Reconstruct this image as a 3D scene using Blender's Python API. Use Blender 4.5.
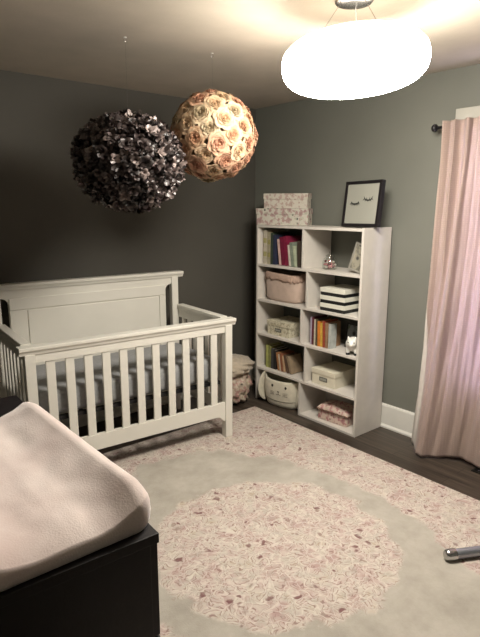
import bpy, bmesh, math, random
from mathutils import Vector, Matrix, noise as mnoise

for o in list(bpy.data.objects):
    bpy.data.objects.remove(o, do_unlink=True)
S = bpy.context.scene
C = S.collection
PI = math.pi
rnd = random.Random(7)

# ------------------------------------------------------------------ camera
cd = bpy.data.cameras.new('camera')
cd.sensor_fit = 'HORIZONTAL'; cd.sensor_width = 36; cd.lens = 36 * 537.6147 / 480
cd.clip_start = 0.02
cam = bpy.data.objects.new('camera', cd); C.objects.link(cam)
Rv = Vector((0.76542759, -0.64352114, 0.00106968))
Uv = Vector((0.13036969, 0.15669381, 0.979005))
Fv = Vector((0.63017803, 0.74921799, -0.20383342))
m = Matrix((Rv, Uv, -Fv)).transposed().to_4x4()
m.translation = Vector((-3.26999, -3.67912, 1.61427))
cam.matrix_world = m
S.camera = cam

# ------------------------------------------------------------------ world, exposure
w = bpy.data.worlds.new('world'); S.world = w; w.use_nodes = True
bg = w.node_tree.nodes['Background']
bg.inputs[0].default_value = (0.76, 0.68, 1.0, 1); bg.inputs[1].default_value = 13.0
S.view_settings.view_transform = 'Standard'; S.view_settings.look = 'None'
S.view_settings.gamma = 1; S.view_settings.use_curve_mapping = False
S.view_settings.exposure = 0.0
LAMP = 68.0
LAMP_TOP = 3.0

# ------------------------------------------------------------------ materials
def new_mat(name):
    M = bpy.data.materials.new(name); M.use_nodes = True
    nt = M.node_tree; b = nt.nodes['Principled BSDF']
    return M, nt, b
def N(nt, t, **kw):
    n = nt.nodes.new(t)
    for k, v in kw.items():
        if k.startswith('i_'):
            n.inputs[k[2:].replace('_', ' ')].default_value = v
        else: setattr(n, k, v)
    return n
def ramp(nt, stops, interp='LINEAR'):
    r = nt.nodes.new('ShaderNodeValToRGB'); cr = r.color_ramp; cr.interpolation = interp
    while len(cr.elements) < len(stops): cr.elements.new(0.5)
    for e, (p, c) in zip(cr.elements, stops):
        e.position = p; e.color = (*c, 1) if len(c) == 3 else c
    return r
def mat(name, col, rough=0.6, metal=0, var=0.08, scale=8, bump=0.0, bscale=60, sheen=0, spec=0.5, coat=0):
    """procedural: base colour with soft noise variation and a noise bump"""
    M, nt, b = new_mat(name)
    tc = N(nt, 'ShaderNodeTexCoord')
    n1 = N(nt, 'ShaderNodeTexNoise'); n1.inputs['Scale'].default_value = scale; n1.inputs['Detail'].default_value = 4
    nt.links.new(tc.outputs['Object'], n1.inputs['Vector'])
    lo = tuple(max(0, c * (1 - var)) for c in col); hi = tuple(min(1, c * (1 + var)) for c in col)
    r = ramp(nt, [(0.3, lo), (0.7, hi)])
    nt.links.new(n1.outputs['Fac'], r.inputs[0]); nt.links.new(r.outputs[0], b.inputs['Base Color'])
    b.inputs['Roughness'].default_value = rough; b.inputs['Metallic'].default_value = metal
    b.inputs['Specular IOR Level'].default_value = spec
    b.inputs['Sheen Weight'].default_value = sheen; b.inputs['Coat Weight'].default_value = coat
    if bump:
        n2 = N(nt, 'ShaderNodeTexNoise'); n2.inputs['Scale'].default_value = bscale; n2.inputs['Detail'].default_value = 3
        nt.links.new(tc.outputs['Object'], n2.inputs['Vector'])
        bp = N(nt, 'ShaderNodeBump'); bp.inputs['Strength'].default_value = bump; bp.inputs['Distance'].default_value = 0.01
        nt.links.new(n2.outputs['Fac'], bp.inputs['Height']); nt.links.new(bp.outputs[0], b.inputs['Normal'])
    return M

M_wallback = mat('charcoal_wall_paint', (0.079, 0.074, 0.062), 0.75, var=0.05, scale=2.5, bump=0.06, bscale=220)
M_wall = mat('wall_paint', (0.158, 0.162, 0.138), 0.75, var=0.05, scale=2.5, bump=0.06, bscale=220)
M_ceil = mat('ceiling_paint', (0.44, 0.39, 0.32), 0.9, var=0.06, scale=5, bump=0.08, bscale=70)
M_trim = mat('white_trim', (0.66, 0.65, 0.60), 0.45, var=0.03)
M_casing = mat('cream_casing', (0.40, 0.39, 0.34), 0.5, var=0.03)
M_crib = mat('ivory_crib_paint', (0.71, 0.69, 0.62), 0.4, var=0.03, scale=5)
M_shelf = mat('white_shelf_board', (0.60, 0.565, 0.515), 0.5, var=0.04, scale=14)
M_black = mat('black_brown_wood', (0.009, 0.007, 0.008), 0.45, var=0.25, scale=20, bump=0.05, bscale=90)
M_mattress = mat('grey_sheet', (0.29, 0.295, 0.30), 0.9, var=0.08, scale=60, bump=0.1, bscale=200)
M_darkmetal = mat('dark_metal', (0.03, 0.03, 0.032), 0.4, metal=0.6)
M_chrome = mat('brushed_chrome', (0.55, 0.55, 0.55), 0.25, metal=1)
M_steel = mat('grey_steel', (0.34, 0.36, 0.40), 0.42, metal=0.85, var=0.05)
M_cream = mat('cream_fabric', (0.60, 0.56, 0.45), 0.9, var=0.06, scale=30, bump=0.2, bscale=250, sheen=0.3)
M_creambox = mat('cream_card', (0.66, 0.62, 0.50), 0.6, var=0.03)
M_boxwhite = mat('white_card', (0.72, 0.71, 0.62), 0.45, var=0.02)
M_boxblack = mat('black_card', (0.012, 0.012, 0.012), 0.45)
M_ink = mat('black_ink', (0.012, 0.012, 0.012), 0.6)
M_paper = mat('mat_paper', (0.29, 0.29, 0.25), 0.7, var=0.02)
M_pages = mat('book_pages', (0.62, 0.58, 0.48), 0.9, var=0.05, scale=80)
M_porc = mat('white_ceramic', (0.8, 0.79, 0.74), 0.35, var=0.02, coat=0.3)
M_vent = mat('vent_metal', (0.012, 0.014, 0.013), 0.4, metal=0.5)
M_ribbon = mat('white_ribbon', (0.75, 0.74, 0.7), 0.6)
M_string = mat('clear_string', (0.14, 0.14, 0.13), 0.4)
M_eye = mat('grey_embroidery', (0.10, 0.09, 0.075), 0.8)
M_lining = mat('white_lining', (0.58, 0.54, 0.50), 0.85, var=0.05, scale=30)

def emis(name, col, s):
    M, nt, b = new_mat(name)
    b.inputs['Base Color'].default_value = (0.9, 0.9, 0.88, 1)
    b.inputs['Emission Color'].default_value = (*col, 1); b.inputs['Emission Strength'].default_value = s
    return M
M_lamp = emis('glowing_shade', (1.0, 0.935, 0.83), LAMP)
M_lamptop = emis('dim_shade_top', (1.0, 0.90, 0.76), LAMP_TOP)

def floor_mat():
    M, nt, b = new_mat('dark_wood_planks')
    tc = N(nt, 'ShaderNodeTexCoord')
    mp = N(nt, 'ShaderNodeMapping'); mp.inputs['Rotation'].default_value = (0, 0, PI/2)
    nt.links.new(tc.outputs['Object'], mp.inputs['Vector'])
    br = N(nt, 'ShaderNodeTexBrick'); br.offset = 0.37
    br.inputs['Scale'].default_value = 1; br.inputs['Brick Width'].default_value = 1.1
    br.inputs['Row Height'].default_value = 0.09; br.inputs['Mortar Size'].default_value = 0.0018
    br.inputs['Color1'].default_value = (0.044, 0.034, 0.026, 1); br.inputs['Color2'].default_value = (0.070, 0.055, 0.043, 1)
    br.inputs['Mortar'].default_value = (0.012, 0.010, 0.009, 1)
    nt.links.new(mp.outputs[0], br.inputs['Vector'])
    mp2 = N(nt, 'ShaderNodeMapping'); mp2.inputs['Scale'].default_value = (45, 2.5, 1)
    nt.links.new(tc.outputs['Object'], mp2.inputs['Vector'])
    n = N(nt, 'ShaderNodeTexNoise'); n.inputs['Scale'].default_value = 1; n.inputs['Detail'].default_value = 6
    nt.links.new(mp2.outputs[0], n.inputs['Vector'])
    r = ramp(nt, [(0.3, (0.45, 0.45, 0.45)), (0.7, (1.35, 1.3, 1.25))])
    nt.links.new(n.outputs['Fac'], r.inputs[0])
    mx = N(nt, 'ShaderNodeMix', data_type='RGBA', blend_type='MULTIPLY'); mx.inputs[0].default_value = 1
    nt.links.new(br.outputs['Color'], mx.inputs[6]); nt.links.new(r.outputs[0], mx.inputs[7])
    nt.links.new(mx.outputs[2], b.inputs['Base Color'])
    b.inputs['Roughness'].default_value = 0.42
    bp = N(nt, 'ShaderNodeBump'); bp.inputs['Strength'].default_value = 0.25; bp.inputs['Distance'].default_value = 0.004
    nt.links.new(n.outputs['Fac'], bp.inputs['Height']); nt.links.new(bp.outputs[0], b.inputs['Normal'])
    return M
M_floor = floor_mat()

def math_node(nt, op, a=None, b=None, c=None):
    n = N(nt, 'ShaderNodeMath', operation=op)
    for i, v in enumerate((a, b, c)):
        if v is None: continue
        if isinstance(v, (int, float)): n.inputs[i].default_value = v
        else: nt.links.new(v, n.inputs[i])
    return n.outputs[0]

def rug_mat():
    M, nt, b = new_mat('floral_rug_pile')
    L = nt.links.new
    tc = N(nt, 'ShaderNodeTexCoord')
    P = tc.outputs['Object']
    sep = N(nt, 'ShaderNodeSeparateXYZ'); L(P, sep.inputs[0])
    edge = N(nt, 'ShaderNodeTexNoise'); edge.inputs['Scale'].default_value = 5.5; edge.inputs['Detail'].default_value = 5; edge.inputs['Roughness'].default_value = 0.6
    L(P, edge.inputs['Vector'])
    en = math_node(nt, 'MULTIPLY', math_node(nt, 'SUBTRACT', edge.outputs['Fac'], 0.5), 0.42)
    # centre medallion
    dx = math_node(nt, 'SUBTRACT', sep.outputs['X'], -1.62); dy = math_node(nt, 'SUBTRACT', sep.outputs['Y'], -1.98)
    def ell(ax, ay):
        return math_node(nt, 'SQRT', math_node(nt, 'ADD', math_node(nt, 'POWER', math_node(nt, 'DIVIDE', dx, ax), 2.0),
                                               math_node(nt, 'POWER', math_node(nt, 'DIVIDE', dy, ay), 2.0)))
    med = math_node(nt, 'ADD', ell(0.57, 0.58), en)
    rim = math_node(nt, 'ADD', ell(0.72, 1.08), math_node(nt, 'MULTIPLY', en, 0.8))
    def sstep(v, lo, hi):
        mr = N(nt, 'ShaderNodeMapRange', interpolation_type='SMOOTHSTEP')
        mr.inputs['From Min'].default_value = lo; mr.inputs['From Max'].default_value = hi
        L(v, mr.inputs['Value']); return mr.outputs[0]
    inmed = sstep(med, 1.04, 0.98); outrim = sstep(rim, 0.98, 1.04)
    mask = math_node(nt, 'MAXIMUM', inmed, outrim)
    # curly outlines of petals: contours of noise plus cell borders
    dn = N(nt, 'ShaderNodeTexNoise'); dn.inputs['Scale'].default_value = 14; dn.inputs['Detail'].default_value = 2
    L(P, dn.inputs['Vector'])
    vm = N(nt, 'ShaderNodeVectorMath', operation='MULTIPLY_ADD'); vm.inputs[1].default_value = (0.10, 0.10, 0)
    L(dn.outputs['Color'], vm.inputs[0]); L(P, vm.inputs[2])
    cn = N(nt, 'ShaderNodeTexNoise'); cn.inputs['Scale'].default_value = 11; cn.inputs['Detail'].default_value = 2
    L(vm.outputs[0], cn.inputs['Vector'])
    wv = math_node(nt, 'ABSOLUTE', math_node(nt, 'SINE', math_node(nt, 'MULTIPLY', cn.outputs['Fac'], 40)))
    line1 = sstep(wv, 0.45, 0.12)
    vo = N(nt, 'ShaderNodeTexVoronoi', feature='DISTANCE_TO_EDGE'); vo.inputs['Scale'].default_value = 22
    L(vm.outputs[0], vo.inputs['Vector'])
    line2 = sstep(vo.outputs['Distance'], 0.09, 0.02)
    pt = N(nt, 'ShaderNodeTexNoise'); pt.inputs['Scale'].default_value = 11; pt.inputs['Detail'].default_value = 4; pt.inputs['Roughness'].default_value = 0.65
    L(P, pt.inputs['Vector'])
    patch = ramp(nt, [(0.30, (0.46, 0.39, 0.31)), (0.44, (0.53, 0.475, 0.415)), (0.54, (0.50, 0.41, 0.365)), (0.66, (0.41, 0.295, 0.27))])
    L(pt.outputs['Fac'], patch.inputs[0])
    def mixc(f, a, bb):
        mx = N(nt, 'ShaderNodeMix', data_type='RGBA')
        for i, v in ((0, f), (6, a), (7, bb)):
            if isinstance(v, tuple): mx.inputs[i].default_value = (*v, 1)
            elif isinstance(v, float): mx.inputs[i].default_value = v
            else: L(v, mx.inputs[i])
        return mx.outputs[2]
    c1 = mixc(math_node(nt, 'MULTIPLY', line1, 0.80), patch.outputs[0], (0.25, 0.155, 0.135))
    c2 = mixc(math_node(nt, 'MULTIPLY', line2, 0.42), c1, (0.70, 0.65, 0.58))
    dots = N(nt, 'ShaderNodeTexVoronoi', feature='F1'); dots.inputs['Scale'].default_value = 11
    L(vm.outputs[0], dots.inputs['Vector'])
    dm = sstep(dots.outputs['Distance'], 0.19, 0.10)
    c3 = mixc(math_node(nt, 'MULTIPLY', dm, 0.90), c2, (0.17, 0.075, 0.075))
    # plain field, worn and mottled
    pn = N(nt, 'ShaderNodeTexNoise'); pn.inputs['Scale'].default_value = 4; pn.inputs['Detail'].default_value = 8; pn.inputs['Roughness'].default_value = 0.7
    L(P, pn.inputs['Vector'])
    pr = ramp(nt, [(0.3, (0.32, 0.295, 0.25)), (0.5, (0.40, 0.37, 0.32)), (0.7, (0.48, 0.445, 0.39))])
    L(pn.outputs['Fac'], pr.inputs[0])
    fade = N(nt, 'ShaderNodeTexNoise'); fade.inputs['Scale'].default_value = 26; fade.inputs['Detail'].default_value = 4
    L(P, fade.inputs['Vector'])
    fd = sstep(fade.outputs['Fac'], 0.25, 0.55)
    mk = math_node(nt, 'MULTIPLY', mask, math_node(nt, 'MULTIPLY_ADD', fd, 0.55, 0.45))
    fin = mixc(mk, pr.outputs[0], c3)
    L(fin, b.inputs['Base Color'])
    b.inputs['Roughness'].default_value = 0.95; b.inputs['Specular IOR Level'].default_value = 0.1
    b.inputs['Sheen Weight'].default_value = 0.15
    fb = N(nt, 'ShaderNodeTexNoise'); fb.inputs['Scale'].default_value = 180; fb.inputs['Detail'].default_value = 2
    L(P, fb.inputs['Vector'])
    h = math_node(nt, 'ADD', math_node(nt, 'MULTIPLY', fb.outputs['Fac'], 0.5), math_node(nt, 'MULTIPLY', math_node(nt, 'MULTIPLY', line1, mask), -0.8))
    bp = N(nt, 'ShaderNodeBump'); bp.inputs['Strength'].default_value = 0.35; bp.inputs['Distance'].default_value = 0.006
    L(h, bp.inputs['Height']); L(bp.outputs[0], b.inputs['Normal'])
    return M
M_rug = rug_mat()

def floral(name, base, pink, dark, scale=26, extra=None):
    M, nt, b = new_mat(name); L = nt.links.new
    tc = N(nt, 'ShaderNodeTexCoord')
    n = N(nt, 'ShaderNodeTexNoise'); n.inputs['Scale'].default_value = scale; n.inputs['Detail'].default_value = 3
    L(tc.outputs['Object'], n.inputs['Vector'])
    r = ramp(nt, [(0.40, base), (0.50, base), (0.56, pink), (0.68, tuple(c * 0.8 for c in pink))])
    L(n.outputs['Fac'], r.inputs[0])
    v = N(nt, 'ShaderNodeTexVoronoi'); v.inputs['Scale'].default_value = scale * 0.7
    L(tc.outputs['Object'], v.inputs['Vector'])
    r2 = ramp(nt, [(0.13, (1, 1, 1)), (0.24, (0, 0, 0))]); L(v.outputs['Distance'], r2.inputs[0])
    n3 = N(nt, 'ShaderNodeTexNoise'); n3.inputs['Scale'].default_value = scale * 1.6; L(tc.outputs['Object'], n3.inputs['Vector'])
    r3 = ramp(nt, [(0.60, (0, 0, 0)), (0.66, (1, 1, 1))]); L(n3.outputs['Fac'], r3.inputs[0])
    mx = N(nt, 'ShaderNodeMix', data_type='RGBA'); L(r2.outputs[0], mx.inputs[0]); L(r.outputs[0], mx.inputs[6]); mx.inputs[7].default_value = (*dark, 1)
    mx2 = N(nt, 'ShaderNodeMix', data_type='RGBA'); L(r3.outputs[0], mx2.inputs[0]); L(mx.outputs[2], mx2.inputs[6])
    mx2.inputs[7].default_value = (*(extra or tuple(0.5 * (a + c) for a, c in zip(base, dark))), 1)
    L(mx2.outputs[2], b.inputs['Base Color']); b.inputs['Roughness'].default_value = 0.6
    return M
M_flbox = floral('floral_card', (0.49, 0.47, 0.40), (0.36, 0.24, 0.23), (0.08, 0.075, 0.07), 30, (0.36, 0.37, 0.29))
M_flbox2 = floral('faint_floral_card', (0.52, 0.49, 0.42), (0.43, 0.33, 0.29), (0.36, 0.27, 0.24), 34, (0.5, 0.47, 0.38))
M_toile = floral('toile_card', (0.60, 0.56, 0.43), (0.44, 0.40, 0.29), (0.34, 0.30, 0.21), 40)
M_rosebox = floral('rose_fabric', (0.60, 0.47, 0.40), (0.45, 0.22, 0.22), (0.26, 0.11, 0.12), 36, (0.50, 0.45, 0.33))
M_quilt = floral('ruffled_floral_fabric', (0.46, 0.39, 0.31), (0.40, 0.24, 0.21), (0.10, 0.085, 0.07), 26, (0.34, 0.28, 0.2))
M_fleece = mat('beige_fleece', (0.47, 0.40, 0.31), 0.95, var=0.12, scale=40, bump=0.5, bscale=120, sheen=0.3)
M_pinkfab = mat('pink_fabric', (0.50, 0.38, 0.31), 0.9, var=0.08, scale=18, bump=0.2, bscale=200, sheen=0.2)

def plush_mat():
    M, nt, b = new_mat('pink_plush'); L = nt.links.new
    tc = N(nt, 'ShaderNodeTexCoord')
    n = N(nt, 'ShaderNodeTexNoise'); n.inputs['Scale'].default_value = 5; n.inputs['Detail'].default_value = 6; n.inputs['Roughness'].default_value = 0.6
    L(tc.outputs['Object'], n.inputs['Vector'])
    r = ramp(nt, [(0.3, (0.72, 0.58, 0.54)), (0.55, (0.82, 0.70, 0.655)), (0.75, (0.88, 0.78, 0.73))]); L(n.outputs['Fac'], r.inputs[0])
    L(r.outputs[0], b.inputs['Base Color'])
    b.inputs['Roughness'].default_value = 0.95; b.inputs['Specular IOR Level'].default_value = 0.1; b.inputs['Sheen Weight'].default_value = 0.6
    n2 = N(nt, 'ShaderNodeTexNoise'); n2.inputs['Scale'].default_value = 220; n2.inputs['Detail'].default_value = 4
    L(tc.outputs['Object'], n2.inputs['Vector'])
    bp = N(nt, 'ShaderNodeBump'); bp.inputs['Strength'].default_value = 0.3; bp.inputs['Distance'].default_value = 0.003
    L(n2.outputs['Fac'], bp.inputs['Height']); L(bp.outputs[0], b.inputs['Normal'])
    return M
M_plush = plush_mat()

def curtain_mat():
    M, nt, b = new_mat('pink_curtain_cloth'); L = nt.links.new
    tc = N(nt, 'ShaderNodeTexCoord')
    mp = N(nt, 'ShaderNodeMapping'); mp.inputs['Scale'].default_value = (1, 1, 1)
    L(tc.outputs['Object'], mp.inputs[0])
    v = N(nt, 'ShaderNodeTexVoronoi'); v.inputs['Scale'].default_value = 75; v.inputs['Randomness'].default_value = 0.25
    L(mp.outputs[0], v.inputs['Vector'])
    r = ramp(nt, [(0.15, (0.56, 0.44, 0.38)), (0.5, (0.45, 0.34, 0.29))]); L(v.outputs['Distance'], r.inputs[0])
    L(r.outputs[0], b.inputs['Base Color']); b.inputs['Roughness'].default_value = 0.85; b.inputs['Sheen Weight'].default_value = 0.2
    bp = N(nt, 'ShaderNodeBump'); bp.inputs['Strength'].default_value = 0.3; bp.inputs['Distance'].default_value = 0.004
    L(v.outputs['Distance'], bp.inputs['Height']); L(bp.outputs[0], b.inputs['Normal'])
    tr = N(nt, 'ShaderNodeBsdfTranslucent'); tr.inputs[0].default_value = (0.68, 0.60, 0.62, 1)
    mx = N(nt, 'ShaderNodeMixShader'); mx.inputs[0].default_value = 0.34
    L(b.outputs[0], mx.inputs[1]); L(tr.outputs[0], mx.inputs[2])
    L(mx.outputs[0], nt.nodes['Material Output'].inputs[0])
    return M
M_curtain = curtain_mat()

def glass_mat(name, tint=(0.95, 0.97, 0.97), gloss=0.12):
    M, nt, b = new_mat(name); L = nt.links.new
    t = N(nt, 'ShaderNodeBsdfTransparent'); t.inputs[0].default_value = (*tint, 1)
    g = N(nt, 'ShaderNodeBsdfGlossy'); g.inputs['Roughness'].default_value = 0.05
    mx = N(nt, 'ShaderNodeMixShader'); mx.inputs[0].default_value = gloss
    L(t.outputs[0], mx.inputs[1]); L(g.outputs[0], mx.inputs[2]); L(mx.outputs[0], nt.nodes['Material Output'].inputs[0])
    return M
M_glass = glass_mat('window_glass', gloss=0.05)
M_jar = glass_mat('jar_glass', (0.9, 0.92, 0.9), 0.15)

# ------------------------------------------------------------------ mesh helpers
def box(bm, a, b, bev=0.0, rot=None, piv=None, mi=0):
    x0, y0, z0 = (min(a[i], b[i]) for i in range(3)); x1, y1, z1 = (max(a[i], b[i]) for i in range(3))
    co = [(x0,y0,z0),(x1,y0,z0),(x1,y1,z0),(x0,y1,z0),(x0,y0,z1),(x1,y0,z1),(x1,y1,z1),(x0,y1,z1)]
    vs = [bm.verts.new(c) for c in co]
    fs = [bm.faces.new([vs[i] for i in f]) for f in ((0,3,2,1),(4,5,6,7),(0,1,5,4),(1,2,6,5),(2,3,7,6),(3,0,4,7))]
    for f in fs: f.material_index = mi
    if bev:
        es = list({e for f in fs for e in f.edges})
        r = bmesh.ops.bevel(bm, geom=es, offset=bev, segments=2, affect='EDGES', profile=0.6, clamp_overlap=True)
        vs = [v for v in r['verts']]; 
        vs = list({v for f in r['faces'] for v in f.verts} | set(v for v in vs if v.is_valid))
    if rot is not None:
        bmesh.ops.transform(bm, matrix=Matrix.Translation(piv) @ rot @ Matrix.Translation(-Vector(piv)), verts=vs)
def prism(bm, pts, axis, d0, d1):
    """extrude a closed outline (2D) along axis 'x'|'y'|'z'"""
    def P(u, v, d):
        return {'x': (d, u, v), 'y': (u, d, v), 'z': (u, v, d)}[axis]
    A = [bm.verts.new(P(u, v, d0)) for u, v in pts]; B = [bm.verts.new(P(u, v, d1)) for u, v in pts]
    n = len(pts)
    for i in range(n): bm.faces.new((A[i], A[(i+1) % n], B[(i+1) % n], B[i]))
    bm.faces.new(list(reversed(A))); bm.faces.new(B)
    bmesh.ops.recalc_face_normals(bm, faces=bm.faces)
def lathe(bm, prof, seg=32, cx=0, cy=0):
    rings = []
    for r, z in prof:
        if r < 1e-5: rings.append([bm.verts.new((cx, cy, z))])
        else: rings.append([bm.verts.new((cx + r*math.cos(2*PI*i/seg), cy + r*math.sin(2*PI*i/seg), z)) for i in range(seg)])
    for A, B in zip(rings, rings[1:]):
        for i in range(seg):
            j = (i + 1) % seg
            if len(A) == 1 and len(B) == 1: continue
            if len(A) == 1: bm.faces.new((A[0], B[j], B[i]))
            elif len(B) == 1: bm.faces.new((A[i], A[j], B[0]))
            else: bm.faces.new((A[i], A[j], B[j], B[i]))
    bmesh.ops.recalc_face_normals(bm, faces=bm.faces)
def tube(bm, pts, r, seg=8):
    pts = [Vector(p) for p in pts]; rings = []
    for i, p in enumerate(pts):
        d = (pts[min(i+1, len(pts)-1)] - pts[max(i-1, 0)]).normalized()
        a = d.orthogonal().normalized() if i == 0 else (prev - d * prev.dot(d)).normalized()
        prev = a; b_ = d.cross(a)
        rr = r[i] if isinstance(r, (list, tuple)) else r
        rings.append([bm.verts.new(p + (a*math.cos(2*PI*k/seg) + b_*math.sin(2*PI*k/seg)) * rr) for k in range(seg)])
    for A, B in zip(rings, rings[1:]):
        for k in range(seg): bm.faces.new((A[k], A[(k+1) % seg], B[(k+1) % seg], B[k]))
    bm.faces.new(list(reversed(rings[0]))); bm.faces.new(rings[-1])
    bmesh.ops.recalc_face_normals(bm, faces=bm.faces)
def ellipsoid(bm, c, r, seg=20, rings=12):
    n = bmesh.ops.create_uvsphere(bm, u_segments=seg, v_segments=rings, radius=1)
    bmesh.ops.transform(bm, matrix=Matrix.Translation(c) @ Matrix.Diagonal((*r, 1)), verts=n['verts'])
    return n['verts']
def obj(name, bm, mats, parent=None, smooth=False, loc=None):
    me = bpy.data.meshes.new(name); bm.to_mesh(me); bm.free()
    for m_ in (mats if isinstance(mats, (list, tuple)) else [mats]): me.materials.append(m_)
    if smooth: me.shade_smooth()
    o = bpy.data.objects.new(name, me); C.objects.link(o)
    if parent: o.parent = parent
    if loc: o.location = loc
    return o
def tag(o, label, cat, group=None, kind=None):
    o['label'] = label; o['category'] = cat
    if group: o['group'] = group
    if kind: o['kind'] = kind
    return o
def thing(name, label, cat, loc=(0, 0, 0), rz=0, group=None):
    o = bpy.data.objects.new(name, None); C.objects.link(o); o.empty_display_size = 0.1
    o.location = loc; o.rotation_euler = (0, 0, rz)
    return tag(o, label, cat, group)
def struct(name, bm, m_, parent=None, smooth=False):
    o = obj(name, bm, m_, parent, smooth)
    if not parent: o['kind'] = 'structure'
    return o
def B(*boxes, bev=0.0):
    bm = bmesh.new()
    for a, b in boxes: box(bm, a, b, bev)
    return bm
def automooth(o, ang=35):
    me = o.data; me.shade_smooth(); me.set_sharp_from_angle(angle=math.radians(ang)); return o

# ------------------------------------------------------------------ room
XL, YF, H = -3.8, -4.7, 2.44
struct('floor', B(((XL-.1, YF-.1, -0.1), (0.12, 0.12, 0))), M_floor)
struct('ceiling', B(((XL-.1, YF-.1, H), (0.12, 0.12, H+0.1))), M_ceil)
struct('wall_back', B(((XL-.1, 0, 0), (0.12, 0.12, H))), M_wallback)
struct('wall_left', B(((XL-.1, YF, 0), (XL, 0, H))), M_wall)
struct('wall_front', B(((XL-.1, YF-.1, 0), (0.12, YF, H))), M_wall)
WY0, WY1, WZ0, WZ1 = -1.99, -2.93, 0.50, 2.08           # window opening
struct('wall_right', B(((0, YF, 0), (0.12, 0, WZ0)), ((0, YF, WZ1), (0.12, 0, H)),
                       ((0, WY0, WZ0), (0.12, 0, WZ1)), ((0, YF, WZ0), (0.12, WY1, WZ1))), M_wall)
def baseboard(name, a, b, ax):
    bm = bmesh.new()
    (x0, y0), (x1, y1) = a, b
    if ax == 'y':   # runs along y at wall x=0
        pr = [(0, 0), (-0.028, 0), (-0.028, 0.012), (-0.017, 0.028), (-0.015, 0.165), (-0.010, 0.178), (0, 0.18)]
        prism(bm, [(x0 + u, v) for u, v in pr], 'y', y0, y1)
    else:
        pr = [(0, 0), (-0.028, 0), (-0.028, 0.012), (-0.017, 0.028), (-0.015, 0.165), (-0.010, 0.178), (0, 0.18)]
        prism(bm, [(y0 + u, v) for u, v in pr], 'x', x0, x1)
    return struct(name, bm, M_trim)
baseboard('baseboard_right', (0, YF), (0, 0), 'y')
baseboard('baseboard_back', (XL, 0), (-0.03, 0), 'x')

# window: frame, sashes, pane; casing is trim
win = bpy.data.objects.new('window_1', None); C.objects.link(win); win['kind'] = 'structure'
obj('window_frame', B(((0.01, WY0, WZ0), (0.10, WY0-0.04, WZ1)), ((0.01, WY1+0.04, WZ0), (0.10, WY1, WZ1)),
                      ((0.01, WY0-.04, WZ1-0.04), (0.10, WY1+.04, WZ1)), ((0.01, WY0-.04, WZ0), (0.10, WY1+.04, WZ0+0.04)),
                      ((0.04, WY0-.04, 1.27), (0.08, WY1+.04, 1.31)), bev=0.003), M_trim, win)
obj('window_pane', B(((0.058, WY0-0.04, WZ0+0.04), (0.062, WY1+0.04, WZ1-0.04))), M_glass, win)
struct('trim_1', B(((-0.02, -1.865, 2.085), (0, -3.055, 2.20)), ((-0.02, -1.88, 0.45), (0, -1.99, 2.085)),
                   ((-0.02, -2.93, 0.45), (0, -3.04, 2.085)), ((-0.045, -1.86, 0.465), (0, -3.06, 0.50)),
                   ((-0.018, -1.88, 0.37), (0, -3.04, 0.465)), bev=0.003), M_casing)

# ------------------------------------------------------------------ rug
bm = bmesh.new(); box(bm, (-2.74, -3.42, 0.0005), (-0.49, -0.565, 0.011), 0.004)
tag(obj('area_rug', bm, M_rug), 'large cream rug with a pink floral medallion covering the dark wood floor', 'rug')

# ------------------------------------------------------------------ crib
CA = math.radians(-4.3625)
ox, oy = -0.9718, -0.9030
def crib_world(x, y, z):
    return (ox + x*math.cos(CA) - y*math.sin(CA), oy + x*math.sin(CA) + y*math.cos(CA), z)
cc = crib_world(-0.71, 0.365, 0)
crib = thing('baby_crib', 'ivory wooden crib with slatted sides and tall panelled headboard against the dark wall', 'crib', cc, CA)
SX, SY = 0.71, -0.365     # shift to the crib's own centre
def CB(*boxes, bev=0.003):
    bm = bmesh.new()
    for a, b in boxes: box(bm, (a[0]+SX, a[1]+SY, a[2]), (b[0]+SX, b[1]+SY, b[2]), bev)
    return bm
Z0 = 0.0125
def cap_profile(y0, y1, z0, z1):    # moulded rail cap: flat top, cove beneath
    h = z1 - z0
    return [(y0+.014, z0), (y1-.014, z0), (y1-.010, z0+.3*h), (y1-.002, z0+.55*h), (y1, z0+.6*h), (y1, z1-.003), (y1-.003, z1),
            (y0+.003, z1), (y0, z1-.003), (y0, z0+.6*h), (y0+.002, z0+.55*h), (y0+.010, z0+.3*h)]
def crib_cap(name, x0, x1, y0, y1, z0, z1):
    bm = bmesh.new(); prism(bm, [(u+SY, v) for u, v in cap_profile(y0, y1, z0, z1)], 'x', x0+SX, x1+SX)
    return obj(name, bm, M_crib, crib)
def crib_cap_y(name, x0, x1, y0, y1, z0, z1):
    bm = bmesh.new(); prism(bm, [(u+SX, v) for u, v in cap_profile(x0, x1, z0, z1)], 'y', y0+SY, y1+SY)
    return obj(name, bm, M_crib, crib)
crib_cap('front_rail_cap', -1.42, 0.0, -0.006, 0.066, 0.822, 0.867)
obj('front_top_rail', CB(((-1.335, 0.014, 0.772), (-0.082, 0.042, 0.824))), M_crib, crib)
for x0, x1 in ((-1.392, -1.337), (-0.082, -0.027)):
    obj('front_post', CB(((x0, 0.004, Z0), (x1, 0.055, 0.823))), M_crib, crib)
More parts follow.
